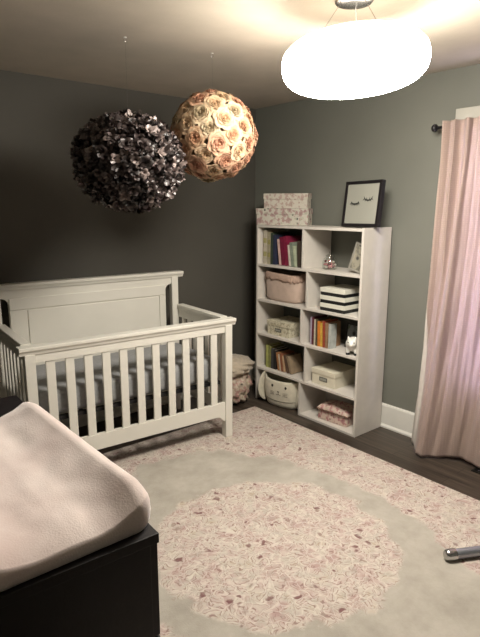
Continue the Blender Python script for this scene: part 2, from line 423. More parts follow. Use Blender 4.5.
# bottom rail with curved brackets running into the legs
def bracket_outline(xa, xb, zt, zb, drop=0.035, run=0.05):
    pts = [(xa, zt), (xa, zb-drop)]
    for i in range(7):
        t = i/6; pts.append((xa + 0.012 + run*t, zb - drop*(1 - math.sin(t*PI/2))))
    for i in range(7):
        t = 1 - i/6; pts.append((xb - 0.012 - run*t, zb - drop*(1 - math.sin(t*PI/2))))
    pts += [(xb, zb-drop), (xb, zt)]
    return pts
bm = bmesh.new(); prism(bm, [(u+SX, v) for u, v in bracket_outline(-1.337, -0.082, 0.268, 0.172)], 'y', 0.014+SY, 0.042+SY)
obj('front_bottom_rail', bm, M_crib, crib)
gap = (1.255 - 11*0.050)/12
for i in range(11):
    x = -1.337 + gap + i*(0.050+gap)
    obj('slat', CB(((x, 0.020, 0.266), (x+0.050, 0.036, 0.774))), M_crib, crib)
# sides
for sx in (-1.366, -0.054):
    crib_cap_y('side_rail_cap', sx-0.028, sx+0.028, 0.067, 0.672, 0.822, 0.874)
    obj('side_top_rail', CB(((sx-0.012, 0.056, 0.772), (sx+0.012, 0.676, 0.826))), M_crib, crib)
    obj('side_bottom_rail', CB(((sx-0.012, 0.056, 0.172), (sx+0.012, 0.676, 0.268))), M_crib, crib)
    for k in range(7):
        y = 0.056 + 0.045 + k*0.0835
        obj('side_slat', CB(((sx-0.008, y, 0.266), (sx+0.008, y+0.038, 0.774))), M_crib, crib)
# headboard
crib_cap('headboard_cap', -1.44, -0.022, 0.668, 0.734, 1.085, 1.127)
for x0, x1 in ((-1.405, -1.352), (-0.120, -0.067)):
    obj('headboard_post', CB(((x0, 0.677, Z0), (x1, 0.722, 1.087))), M_crib, crib)
def slot_corner(xs, xo, zt, n=6):   # rounded inside corner of the slot, towards the panel
    return [(xs + (xo-xs)*(1-math.cos(t*PI/2/n)), zt - 0.045 + 0.045*math.sin(t*PI/2/n)) for t in range(n+1)]
for sgn, px, xo in ((1, -0.155, -0.103), (-1, -1.303, -1.353)):
    pass
out = [(-1.353, 1.086), (-1.353, 1.035)] + list(reversed(slot_corner(-1.303, -1.353, 1.035))) + [(-1.303, 0.36), (-0.170, 0.36)] \
      + slot_corner(-0.170, -0.119, 1.035) + [(-0.119, 1.086)]
bm = bmesh.new(); prism(bm, [(u+SX, v) for u, v in out], 'y', 0.692+SY, 0.712+SY)
obj('headboard_panel', bm, M_crib, crib)
# raised inner panel with a groove around it
bm = bmesh.new()
for a, b in (((-1.30, .684, .955), (-.173, .692, 1.03)), ((-1.30, .684, .40), (-1.195, .692, .952)), ((-.225, .684, .40), (-.173, .692, .952)), ((-1.188, .684, .40), (-.232, .692, .947))):
    box(bm, (a[0]+SX, a[1]+SY, a[2]), (b[0]+SX, b[1]+SY, b[2]), 0.003)
obj('raised_panel', bm, M_crib, crib)
obj('headboard_bottom_rail', CB(((-1.352, 0.688, 0.17), (-0.104, 0.712, 0.30))), M_crib, crib)
bm = CB(((-1.33, 0.06, 0.395), (-0.09, 0.09, 0.42)), ((-1.33, 0.64, 0.395), (-0.09, 0.67, 0.42)), ((-1.33, 0.092, 0.395), (-1.30, 0.638, 0.42)), ((-0.12, 0.092, 0.395), (-0.09, 0.638, 0.42)))
for k in range(7): box(bm, (-1.25+k*0.18+SX, 0.092+SY, 0.40), (-1.235+k*0.18+SX, 0.638+SY, 0.41))
o = obj('mattress_support', bm, M_darkmetal, crib); o['label'] = 'dark metal mattress frame'

bm = bmesh.new(); box(bm, (-1.318+SX, 0.07+SY, 0.4215), (-0.10+SX, 0.66+SY, 0.583), 0.035)
mt = obj('crib_mattress', bm, M_mattress); mt.location = cc; mt.rotation_euler = (0, 0, CA)
automooth(mt, 60)
tag(mt, 'crib mattress in a grey fitted sheet seen through the ivory slats', 'mattress')

# ------------------------------------------------------------------ bookcase
bk = thing('bookcase', 'white open bookcase with staggered cubbies against the grey right wall', 'bookcase', (-0.03, -0.933, 0))
bk_o = Vector((-0.03, -0.933, 0))
def KB(*boxes, bev=0.0015):
    bm = bmesh.new()
    for a, b in boxes: box(bm, Vector(a)-bk_o, Vector(b)-bk_o, bev)
    return bm
BX0, BX1, YL, YR, T = -0.339, -0.03, -0.402, -1.464, 0.018
obj('side_panel', KB(((BX0, YL, 0.001), (BX1, YL-T, 1.470))), M_shelf, bk)
obj('side_panel', KB(((BX0, YR+T, 0.001), (BX1, YR, 1.476))), M_shelf, bk)
rows = [(0.001, 0.290), (0.290, 0.586), (0.586, 0.870), (0.870, 1.160), (1.160, 1.470)]     # shelf tops bottom-up
div = [-0.905, -0.955, -0.905, -0.955, -0.905]
obj('top_board', KB(((BX0, YL-T, 1.452), (BX1, YR+T, 1.470))), M_shelf, bk)
for zt in (0.290, 0.586, 0.870, 1.160):
    obj('shelf', KB(((BX0, YL-T, zt-T), (BX1, YR+T, zt))), M_shelf, bk)
obj('bottom_board', KB(((BX0, div[0]-T, 0.001), (BX1, YR+T, 0.019))), M_shelf, bk)
for (z0, z1), yd in zip(rows, div):
    obj('divider', KB(((BX0, yd, z0 + (0 if z0 > .01 else 0)), (BX1, yd-T, z1-T))), M_shelf, bk)

# ------------------------------------------------------------------ boxes on top
def lidded_box(name, label, loc, dims, lid_h, mbody, mlid, over=0.004, plate=None, group=None, cat='box', rz=0, bev=0.002):
    """origin at the middle of the base; dims = depth(x), width(y), height"""
    t = thing(name, label, cat, loc, rz, group)
    d, w_, h = dims
    obj('box_body', B(((-d/2, -w_/2, 0), (d/2, w_/2, h-lid_h)), bev=bev), mbody, t)
    obj('lid', B(((-d/2-over, -w_/2-over, h-lid_h+0.0005), (d/2+over, w_/2+over, h)), bev=bev), mlid, t)
    if plate:
        pw, ph, pz = plate
        bm = bmesh.new(); f = -d/2 - 0.0025
        box(bm, (f, -pw/2, pz-ph/2), (f+0.0024, pw/2, pz-ph/2+0.004)); box(bm, (f, -pw/2, pz+ph/2-0.004), (f+0.0024, pw/2, pz+ph/2))
        box(bm, (f, -pw/2, pz-ph/2+.004), (f+0.0024, -pw/2+0.004, pz+ph/2-.004)); box(bm, (f, pw/2-0.004, pz-ph/2+.004), (f+0.0024, pw/2, pz+ph/2-.004))
        hnd = obj('label_holder', bm, M_darkmetal, t); hnd['label'] = 'dark metal label holder'
        obj('label_card', B(((f+0.0008, -pw/2+0.004, pz-ph/2+0.004), (f+0.0023, pw/2-0.004, pz+ph/2-0.004))), M_paper, hnd)
    return t
def at_corner(fl, d, w_, z, deg):
    """centre of a box from its front left corner and its turn"""
    a = math.radians(deg); lx, ly = d/2, -w_/2
    return (fl[0] + lx*math.cos(a) - ly*math.sin(a), fl[1] + lx*math.sin(a) + ly*math.cos(a), z)
lidded_box('floral_storage_box', 'wide pink floral box with dark sprigs on the bookcase, lower of the two', at_corner((-0.325, -0.385), 0.115, 0.43, 0, 26)[:2] + (1.4705,), (0.115, 0.43, 0.130), 0.045, M_flbox, M_flbox, rz=math.radians(26))
lidded_box('floral_storage_box', 'smaller paler pink floral box stacked on top of the wide floral box', at_corner((-0.290, -0.433), 0.095, 0.36, 0, 26)[:2] + (1.601,), (0.095, 0.36, 0.115), 0.045, M_flbox2, M_flbox2, rz=math.radians(26))

# framed eyelashes
fr = thing('picture_frame', 'large black frame with two drawn eyelashes leaning on top of the bookcase', 'picture frame', (-0.235, -1.333, 1.4805), 0)
FW, FH, FT = 0.168, 0.310, 0.034
tilt = Matrix.Rotation(math.radians(7), 4, 'Y') @ Matrix.Rotation(math.radians(-7), 4, 'Z')
def FB(bm):
    bmesh.ops.transform(bm, matrix=tilt, verts=bm.verts); return bm
bm = bmesh.new(); bw = 0.021
for a, b in (((0, -FW, 0), (FT, FW, bw)), ((0, -FW, FH-bw), (FT, FW, FH)), ((0, -FW, bw), (FT, -FW+bw, FH-bw)), ((0, FW-bw, bw), (FT, FW, FH-bw))): box(bm, a, b, 0.0015)
obj('frame_border', FB(bm), M_black, fr)
obj('mat_board', FB(B(((0.006, -FW+bw, bw), (0.012, FW-bw, FH-bw)))), M_paper, fr)
for cy, cz, up in ((0.062, 0.165, 0), (-0.058, 0.188, 1)):
    bm = bmesh.new()
    lid = [(0.004, cy + 0.034*math.cos(PI + PI*i/10), cz + 0.006 + 0.016*math.sin(PI + PI*i/10)) for i in range(11)]
    tube(bm, lid, [0.0020 + 0.0026*math.sin(PI*i/10) for i in range(11)], 6)
    for i in range(1, 10):
        a = PI + PI*i/10
        s = Vector((0.004, cy + 0.034*math.cos(a), cz + 0.006 + 0.016*math.sin(a)))
        e = s + Vector((0, math.cos(a)*0.016, (-0.014 if not up else (-0.012 if i % 2 else 0.020))))
        tube(bm, [s, (s+e)/2 + Vector((0, 0.002, 0)), e], [0.0026, 0.0020, 0.0008], 5)
    obj('eyelash_drawing', FB(bm), M_ink, fr)
obj('frame_back', FB(B(((0.0125, -FW+bw, bw), (0.018, FW-bw, FH-bw)))), M_black, fr)

# ------------------------------------------------------------------ books
def colmat(c, _cache={}):
    if c not in _cache: _cache[c] = mat('book_cover_%d' % len(_cache), c, 0.5, var=0.18, scale=30)
    return _cache[c]
def book(label, y, z, th, h, d, tilt, col, group, x=-0.30, band=None):
    t = thing('book', label, 'book', (x, y, z), 0, group)
    R_ = Matrix.Rotation(math.radians(tilt), 4, 'X')
    bm = bmesh.new(); c = 0.002
    for a, b in (((0, -th/2, 0), (0.003, th/2, h)), ((0.003, -th/2, 0), (d, -th/2+c, h)), ((0.003, th/2-c, 0), (d, th/2, h))): box(bm, a, b)
    mats = [colmat(col)]
    if band:
        mats.append(colmat(band)); n0 = len(bm.faces)
        for zz in (0.22, 0.62): box(bm, (-0.0006, -th/2+.0006, h*zz), (-0.0001, th/2-.0006, h*(zz+0.14)), mi=1)
    bmesh.ops.transform(bm, matrix=R_, verts=bm.verts); obj('cover', bm, mats, t)
    bm = B(((0.0032, -th/2+c, 0.003), (d-0.004, th/2-c, h-0.004))); bmesh.ops.transform(bm, matrix=R_, verts=bm.verts)
    obj('pages', bm, M_pages, t)
    # lift so the lowest corner of a leaning book sits on the shelf
    t.location.z += abs(math.sin(math.radians(tilt)))*th/2 + 0.0008
    return t
G1, G2, G3 = 'books in the top left cubby', 'books in the middle right cubby', 'books in the lower left cubby'
zt = 1.160
book('tall ivory book with yellow bands, first on the left in the top left cubby', -0.462, zt, 0.040, 0.270, 0.20, 0, (0.50, 0.45, 0.36), G1, band=(0.36, 0.33, 0.14))
book('tall tan book with yellow bands next to the ivory one in the top left cubby', -0.506, zt, 0.034, 0.255, 0.20, 0, (0.36, 0.32, 0.22), G1, band=(0.30, 0.27, 0.10))
book('slim dark green book beside the tan one in the top left cubby', -0.539, zt, 0.024, 0.25, 0.19, 0, (0.04, 0.055, 0.035), G1)
book('navy book in the top left cubby, left of the white leaning spine', -0.568, zt, 0.026, 0.235, 0.19, 0, (0.025, 0.03, 0.06), G1)
book('pinkish white book leaning left in the top left cubby', -0.640, zt, 0.022, 0.205, 0.18, -8, (0.58, 0.40, 0.36), G1)
book('magenta book leaning left beside the pinkish white book, left of its pair', -0.673, zt, 0.036, 0.220, 0.18, -8, (0.15, 0.010, 0.035), G1)
book('magenta book leaning left in the top left cubby, right of its pair', -0.714, zt, 0.036, 0.228, 0.18, -8, (0.18, 0.012, 0.04), G1)
book('short white book standing right of the magenta books in the top left cubby', -0.747, zt, 0.018, 0.165, 0.16, -8, (0.56, 0.52, 0.44), G1)
book('short grey green book right of the white book in the top left cubby', -0.776, zt, 0.028, 0.185, 0.16, -8, (0.20, 0.23, 0.18), G1)
book('pale green thin book between grey green and brown books in the top left cubby', -0.802, zt, 0.014, 0.16, 0.16, -8, (0.38, 0.42, 0.30), G1)
book('dark brown book, last on the right in the top left cubby', -0.850, zt, 0.040, 0.200, 0.18, -3, (0.055, 0.04, 0.03), G1)
zt = 0.586
for lab, y, th, h, tl, col in (
    ('thin lavender book, first on the left in the middle right cubby', -0.984, 0.012, 0.215, 0, (0.42, 0.36, 0.46)),
    ('dark maroon book beside the thin lavender book', -1.003, 0.020, 0.215, 0, (0.10, 0.02, 0.03)),
    ('ivory narrow book between maroon and orange spines', -1.022, 0.013, 0.20, 0, (0.52, 0.47, 0.36)),
    ('dark olive book left of the bright orange one', -1.040, 0.018, 0.205, 0, (0.09, 0.07, 0.04)),
    ('bright orange book in the middle right cubby', -1.066, 0.024, 0.19, -2, (0.62, 0.20, 0.03)),
    ('yellow book right of the bright orange book', -1.091, 0.020, 0.18, -2, (0.58, 0.36, 0.06)),
    ('rust red book right of the yellow book', -1.115, 0.022, 0.20, -2, (0.30, 0.06, 0.03)),
    ('tan brown book, last of the spines before the white album', -1.140, 0.020, 0.19, -2, (0.30, 0.18, 0.10))):
    book(lab, y, zt, th, h, 0.15, tl, col, G2, x=-0.30)
zt = 0.290
for lab, y, th, h, tl, col in (
    ('lime yellow book, first on the left in the lower left cubby', -0.489, 0.026, 0.19, 0, (0.36, 0.38, 0.12)),
    ('olive green book beside the lime yellow one', -0.520, 0.026, 0.185, 0, (0.20, 0.20, 0.07)),
    ('dark grey book in the lower left cubby, right of the olive one', -0.552, 0.028, 0.17, 0, (0.05, 0.05, 0.05)),
    ('black book in the lower left cubby, right of the dark grey one', -0.583, 0.028, 0.165, 0, (0.015, 0.013, 0.013)),
    ('brown orange book in the lower left cubby', -0.632, 0.020, 0.150, -10, (0.34, 0.16, 0.07)),
    ('ivory thin book right of the brown orange one', -0.652, 0.014, 0.14, -10, (0.52, 0.44, 0.33)),
    ('rust coloured book in the lower left cubby', -0.674, 0.022, 0.150, -10, (0.24, 0.09, 0.045)),
    ('peach thin book leaning in the lower left cubby', -0.696, 0.013, 0.135, -10, (0.50, 0.33, 0.20)),
    ('dark brown book leaning in the lower left cubby', -0.740, 0.024, 0.150, -18, (0.10, 0.06, 0.04)),
    ('tan book leaning furthest over, right end of the lower left cubby', -0.771, 0.020, 0.145, -18, (0.27, 0.20, 0.13))):
    book(lab, y, zt, th, h, 0.15, tl, col, G3, x=-0.29)

# ------------------------------------------------------------------ cubby contents
# glass jar of pink trinkets
jr = thing('glass_jar', 'round glass jar holding pink and white trinkets on the top right shelf', 'jar', (-0.215, -1.075, 1.1605))
bm = bmesh.new(); lathe(bm, [(0, 0), (0.040, 0), (0.054, 0.012), (0.056, 0.05), (0.050, 0.075), (0.030, 0.092), (0.030, 0.098)], 28)
obj('jar_body', bm, M_jar, jr, True)
bm = bmesh.new(); lathe(bm, [(0, 0.099), (0.034, 0.099), (0.034, 0.104), (0.018, 0.112), (0.006, 0.116), (0.009, 0.126), (0.006, 0.134), (0, 0.136)], 24)
obj('lid', bm, M_jar, jr, True)
tk = [mat('pink_trinket', (0.50, 0.20, 0.22), 0.5), mat('white_trinket', (0.6, 0.55, 0.5), 0.5), mat('maroon_trinket', (0.13, 0.04, 0.05), 0.5)]
bm = bmesh.new()
for i in range(46):
    a = rnd.uniform(0, 2*PI); r = 0.040*math.sqrt(rnd.random()); z = rnd.uniform(0.010, 0.066)
    n0 = set(bm.faces); ellipsoid(bm, (r*math.cos(a), r*math.sin(a), z), (0.0095, 0.0095, 0.008), 8, 6)
    mi = rnd.choice((0, 0, 1, 1, 2))
    for f in bm.faces:
        if f not in n0: f.material_index = mi
o = obj('pink_trinkets', bm, tk, jr, True); o['kind'] = 'stuff'

# silver photo frame leaning, top right cubby
def photo_frame(name, label, loc, w_, h, t, b, mf, mp, rx, ry, rz):
    th = thing(name, label, 'photo frame', loc)
    R_ = Matrix.Rotation(math.radians(rz), 4, 'Z') @ Matrix.Rotation(math.radians(ry), 4, 'Y') @ Matrix.Rotation(math.radians(rx), 4, 'X')
    def go(n, bm, m_):
        bmesh.ops.transform(bm, matrix=R_, verts=bm.verts); return obj(n, bm, m_, th)
    bm = bmesh.new()
    for a, c in (((0, -w_/2, 0), (t, w_/2, b)), ((0, -w_/2, h-b), (t, w_/2, h)), ((0, -w_/2, b), (t, -w_/2+b, h-b)), ((0, w_/2-b, b), (t, w_/2, h-b))): box(bm, a, c, 0.001)
    go('frame_border', bm, mf); go('photo', B(((t*.35, -w_/2+b, b), (t*.7, w_/2-b, h-b))), mp)
    return th
M_photo = floral('dim_photo', (0.30, 0.28, 0.22), (0.16, 0.15, 0.12), (0.05, 0.05, 0.045), 18)
M_photo2 = floral('blue_grey_photo', (0.20, 0.22, 0.22), (0.08, 0.09, 0.09), (0.015, 0.015, 0.015), 14, (0.10, 0.14, 0.09))
M_silver = mat('silver_frame', (0.45, 0.43, 0.38), 0.4, metal=0.5)
photo_frame('photo_frame', 'silver photo frame tipped sideways at the right end of the top right shelf', (-0.265, -1.335, 1.1765), 0.11, 0.195, 0.012, 0.012, M_silver, M_photo, 14, 6, 0)
photo_frame('photo_frame', 'dark photo print standing behind the white piggy bank', (-0.170, -1.255, 0.5875), 0.120, 0.185, 0.010, 0.010, M_boxblack, M_photo2, 0, 8, -8)
al = book('white spined album with grey cover, right of the tan brown book', -1.166, 0.586, 0.018, 0.185, 0.07, 0, (0.42, 0.44, 0.42), G2, x=-0.30)

# striped boxes, three in a stack
for k, where in enumerate(('bottom', 'middle', 'top')):
    lab = {'bottom': 'black box with white lid, lowest of the three stacked below the glass jar', 'middle': 'black box with white lid between two like it in the striped stack',
           'top': 'black box with white lid, uppermost of the striped stack'}[where]
    lidded_box('keepsake_box', lab, (-0.188, -1.190, 0.8705 + k*0.0565), (0.245, 0.225 - 0.002*k, 0.056), 0.032, M_boxblack, M_boxwhite, 0.003, group='black and white boxes stacked in the right column')

# pink basket with ruffle trim
pb = thing('fabric_basket', 'pink fabric storage basket with scalloped ruffle rim in the left column', 'basket', (-0.185, -0.640, 0.8705))
def basket_shell(bm, dx, dy, h, bulge, top=lambda a: 0.0, n=64, thick=0.006, e=4.0, taper=0.94):
    def ring(s, z, f=None):
        out = []
        for i in range(n):
            a = 2*PI*i/n; ca, sa = math.cos(a), math.sin(a)
            x = dx*s*math.copysign(abs(ca)**(2/e), ca); y = dy*s*math.copysign(abs(sa)**(2/e), sa)
            out.append(bm.verts.new((x, y, z + (top(a) if f else 0))))
        return out
    prof = [(0.88*taper, 0.0), (taper, 0.012)] + [(taper + (1-taper)*t + bulge*math.sin(PI*t), h*t) for t in (0.15, 0.3, 0.45, 0.6, 0.75, 0.9)]
    rs = [ring(s, z) for s, z in prof] + [ring(1.0, h, True), ring(1.0 - thick/min(dx, dy), h, True)]
    for s, z in ((0.97*taper, h*0.5), (0.9*taper, 0.02)): rs.append(ring(s, z))
    for A, Bq in zip(rs, rs[1:]):
        for i in range(n): bm.faces.new((A[i], A[(i+1) % n], Bq[(i+1) % n], Bq[i]))
    bm.faces.new(list(reversed(rs[0]))); bm.faces.new(rs[-1])
    bmesh.ops.recalc_face_normals(bm, faces=bm.faces)
bm = bmesh.new(); basket_shell(bm, 0.130, 0.195, 0.215, 0.02, lambda a: 0.006*math.sin(3*a))
obj('basket_body', bm, M_pinkfab, pb, True)
bm = bmesh.new(); n = 120; ra = []; 
for j, (s, dz) in enumerate(((0.985, 0.012), (1.02, 0.000), (1.035, -0.022), (1.02, -0.040))):
    ring = []
    for i in range(n):
        a = 2*PI*i/n; ca, sa = math.cos(a), math.sin(a)
        wv_ = 1 + (0.02*j/3)*math.sin(a*30) ; sc = -0.012*abs(math.sin(a*11))*(1 if j >= 2 else 0)
        ring.append(bm.verts.new((0.130*s*wv_*math.copysign(abs(ca)**.5, ca), 0.195*s*wv_*math.copysign(abs(sa)**.5, sa), 0.215 + dz + sc + 0.006*math.sin(3*a))))
    ra.append(ring)
for A, Bq in zip(ra, ra[1:]):
    for i in range(n): bm.faces.new((A[i], A[(i+1) % n], Bq[(i+1) % n], Bq[i]))
o = obj('ruffle_rim', bm, mat('dusty_ruffle', (0.40, 0.28, 0.22), 0.9, var=0.1, scale=60), pb, True); o['label'] = 'darker pink scalloped ruffle'
md = o.modifiers.new('s', 'SOLIDIFY'); md.thickness = 0.002

lidded_box('storage_box', 'cream toile patterned box with lid above the books in the left column', (-0.175, -0.625, 0.5865), (0.245, 0.25, 0.116), 0.038, M_toile, M_toile, 0.005, (0.070, 0.026, 0.045))
lidded_box('storage_box', 'plain cream lidded box with metal label holder in the right column', (-0.170, -1.122, 0.2905), (0.26, 0.222, 0.120), 0.036, M_creambox, M_creambox, 0.005, (0.075, 0.030, 0.050))

# rose patterned box with quilted scalloped lid
rb = thing('rose_box', 'small pink rose patterned box with puffy scalloped lid on the bottom right shelf', 'box', (-0.20, -1.205, 0.0195), math.radians(4))
bm = bmesh.new(); box(bm, (-0.09, -0.132, 0), (0.09, 0.132, 0.078), 0.008); obj('box_body', bm, M_rosebox, rb)
bm = bmesh.new(); nx, ny = 16, 24; g = [[None]*(ny+1) for _ in range(nx+1)]
for i in range(nx+1):
    for j in range(ny+1):
        u, v = i/nx, j/ny
        z = 0.092 + 0.045*(math.sin(PI*u)**0.4)*(math.sin(PI*v)**0.4)*(1 - 0.10*math.cos(6*PI*v)) + 0.005*math.sin(7*PI*v)*(1-math.sin(PI*u))
        g[i][j] = bm.verts.new((-0.098 + 0.196*u, -0.140 + 0.280*v, z))
for i in range(nx):
    for j in range(ny): bm.faces.new((g[i][j], g[i+1][j], g[i+1][j+1], g[i][j+1]))
per = [g[i][0] for i in range(nx+1)] + [g[nx][j] for j in range(1, ny+1)] + [g[i][ny] for i in range(nx-1, -1, -1)] + [g[0][j] for j in range(ny-1, 0, -1)]
low = [bm.verts.new((v.co.x*.985, v.co.y*.985, 0.0795)) for v in per]
for k in range(len(per)):
    q = (k+1) % len(per); bm.faces.new((per[k], per[q], low[q], low[k]))
bm.faces.new(low); bmesh.ops.recalc_face_normals(bm, faces=bm.faces)
obj('puffy_lid', bm, M_rosebox, rb, True)
bm = bmesh.new()
tube(bm, [(-0.1005, -0.137 + 0.274*i/40, 0.082 + 0.005*abs(math.sin(i*PI/5))) for i in range(41)], 0.004, 6)
o = obj('lid_trim', bm, mat('brown_trim', (0.17, 0.10, 0.07), 0.7), rb); o['label'] = 'brown scalloped edging'

# piggy bank
pg = thing('piggy_bank', 'white round piggy bank with small dark feet in the middle right cubby', 'figurine', (-0.268, -1.360, 0.5865), math.radians(28))
pg.scale = (1.15, 1.15, 1.15)
bm = bmesh.new()
ellipsoid(bm, (0, 0, 0.062), (0.058, 0.046, 0.046)); ellipsoid(bm, (-0.048, 0, 0.076), (0.030, 0.030, 0.029)); ellipsoid(bm, (-0.078, 0, 0.072), (0.010, 0.012, 0.011))
for sy in (-1, 1):
    tube(bm, [(-0.046, sy*0.018, 0.098), (-0.044, sy*0.024, 0.122)], [0.012, 0.003], 8)
    for sx in (-1, 1): tube(bm, [(sx*0.030, sy*0.024, 0.040), (sx*0.032, sy*0.025, 0.012)], [0.015, 0.012], 10)
body = obj('pig_body', bm, M_porc, pg, True)
md = body.modifiers.new('r', 'REMESH'); md.mode = 'VOXEL'; md.voxel_size = 0.0035; md.use_smooth_shade = True
md = body.modifiers.new('s', 'SMOOTH'); md.iterations = 6
for sx in (-1, 1):
    for sy in (-1, 1):
        bm = bmesh.new(); lathe(bm, [(0, 0), (0.011, 0), (0.012, 0.004), (0.011, 0.012), (0, 0.012)], 12, sx*0.032, sy*0.025)
        obj('hoof', bm, M_ink, pg)
for sy in (-1, 1):
    bm = bmesh.new(); ellipsoid(bm, (-0.070, sy*0.018, 0.086), (0.004, 0.004, 0.004), 8, 6); obj('eye', bm, M_ink, pg, True)
bm = bmesh.new(); tube(bm, [(0.055 + 0.004*i, 0.006*math.sin(i*1.3), 0.070 + 0.006*math.cos(i*1.3)) for i in range(7)], 0.0025, 6); obj('tail', bm, M_porc, pg, True)

# bunny basket
bb = thing('bunny_basket', 'cream fabric bunny face basket on the floor in the bottom left cubby', 'basket', (-0.215, -0.668, 0.0008), math.radians(10))
def btop(a):   # rim dips in the middle and rises to the sides
    return 0.022*abs(math.sin(a))**2 - 0.006
bm = bmesh.new(); basket_shell(bm, 0.145, 0.182, 0.235, 0.07, btop, e=2.9, taper=0.90)
o = obj('basket_body', bm, M_cream, bb, True)
def bunny_surf(yl, z):      # x of the front skin at y, z
    t = z/0.235; s = 0.90 + 0.10*t + 0.07*math.sin(PI*t)
    q = min(0.999, abs(yl)/(0.182*s)); return -0.145*s*(1 - q**2.9)**(1/2.9) - 0.001
for yl in (0.052, -0.078):
    bm = bmesh.new(); ellipsoid(bm, (bunny_surf(yl, 0.185)-0.001, yl, 0.185), (0.004, 0.010, 0.012), 14, 10); obj('eye', bm, M_ink, bb, True)
def stitch(pts, r=0.0014, name='stitching'):
    bm = bmesh.new(); tube(bm, [(bunny_surf(y, z)-0.0008, y, z) for y, z in pts], r, 6); return obj(name, bm, M_eye, bb)
stitch([(0.000, 0.144), (-0.010, 0.136), (-0.020, 0.144), (0.000, 0.144)], 0.0018, 'nose')
stitch([(-0.010, 0.136), (-0.010, 0.122), (0.000, 0.114), (0.012, 0.118)], name='mouth'); stitch([(-0.010, 0.122), (-0.020, 0.114), (-0.032, 0.118)], name='mouth')
for k, zz in enumerate((0.134, 0.124, 0.115)):
    for s in (1, -1):
        bm = bmesh.new()
        y0 = -0.010 + s*0.042; y1 = -0.010 + s*0.085
        stitch([(y0 + (y1-y0)*i/5, zz + 0.006*(1-k)*i/5) for i in range(6)], 0.0010, 'whisker')
stitch([(0.15 - 0.30*i/14, 0.070 - 0.012*math.sin(PI*i/14)) for i in range(15)], 0.0016, 'seam')
for s in (1, -1):     # long floppy ears hanging on both sides
    bm = bmesh.new(); cols = []
    path = [(-0.035, s*0.165, 0.262, 0.010), (-0.055, s*0.178, 0.275, 0.030), (-0.075, s*0.196, 0.245, 0.040), (-0.090, s*0.206, 0.19, 0.052), (-0.095, s*0.206, 0.13, 0.058),
            (-0.095, s*0.198, 0.075, 0.052), (-0.090, s*0.188, 0.035, 0.030), (-0.088, s*0.183, 0.018, 0.006)]
    path = [(x, y*0.95, z, w_) for x, y, z, w_ in path]
    if s < 0: path = [(x, y*0.98, z*0.93, w_) for x, y, z, w_ in path]
    for x, y, z, w_ in path:
        cols.append([bm.verts.new((x + w_*math.cos(2*PI*k/12), y + s*0.010*math.sin(2*PI*k/12), z)) for k in range(12)])
    for A, Bq in zip(cols, cols[1:]):
        for k in range(12): bm.faces.new((A[k], A[(k+1) % 12], Bq[(k+1) % 12], Bq[k]))
    bm.faces.new(cols[0]); bm.faces.new(cols[-1]); bmesh.ops.recalc_face_normals(bm, faces=bm.faces)
    obj('ear', bm, M_cream, bb, True)

# ------------------------------------------------------------------ heap of blankets beside the crib
hp = thing('blanket_heap', 'heap of ruffled floral and beige blankets between the crib and the bookcase', 'blankets', (-0.565, -0.315, 0.001))
def blob(bm, c, r, amp, freq, seed, seg=56, rings=36, fold=0.0, ff=9):
    vs = ellipsoid(bm, (0, 0, 0), (1, 1, 1), seg, rings)
    for v in vs:
        d = v.co.normalized()
        k = 1 + amp*mnoise.noise(d*freq + Vector((seed, 0, 0))) + fold*math.sin(ff*math.atan2(d.y, d.x) + 3*mnoise.noise(d*2+Vector((0, seed, 0))))*(1 - abs(d.z))
        v.co = Vector((c[0] + d.x*r[0]*k, c[1] + d.y*r[1]*k, max(0.0, c[2] + d.z*r[2]*k)))
bm = bmesh.new(); blob(bm, (0, 0, 0.15), (0.185, 0.175, 0.165), 0.22, 4.5, 3.1, fold=0.10, ff=13)
obj('floral_blanket', bm, M_quilt, hp, True)
bm = bmesh.new(); blob(bm, (-0.015, -0.01, 0.315), (0.225, 0.175, 0.082), 0.20, 3.5, 8.4, fold=0.05, ff=6)
blob(bm, (-0.09, -0.02, 0.385), (0.12, 0.10, 0.05), 0.25, 3.5, 2.2)
obj('beige_fleece', bm, M_fleece, hp, True)
bm = bmesh.new()
tube(bm, [(-0.168 - 0.01*math.sin(i*.9), -0.165 + 0.006*i, 0.30 + 0.018*i) for i in range(8)], [0.004, 0.008, 0.010, 0.009, 0.008, 0.008, 0.006, 0.003], 8)
o = obj('ribbon', bm, M_ribbon, hp, True); o['label'] = 'white ribbon'

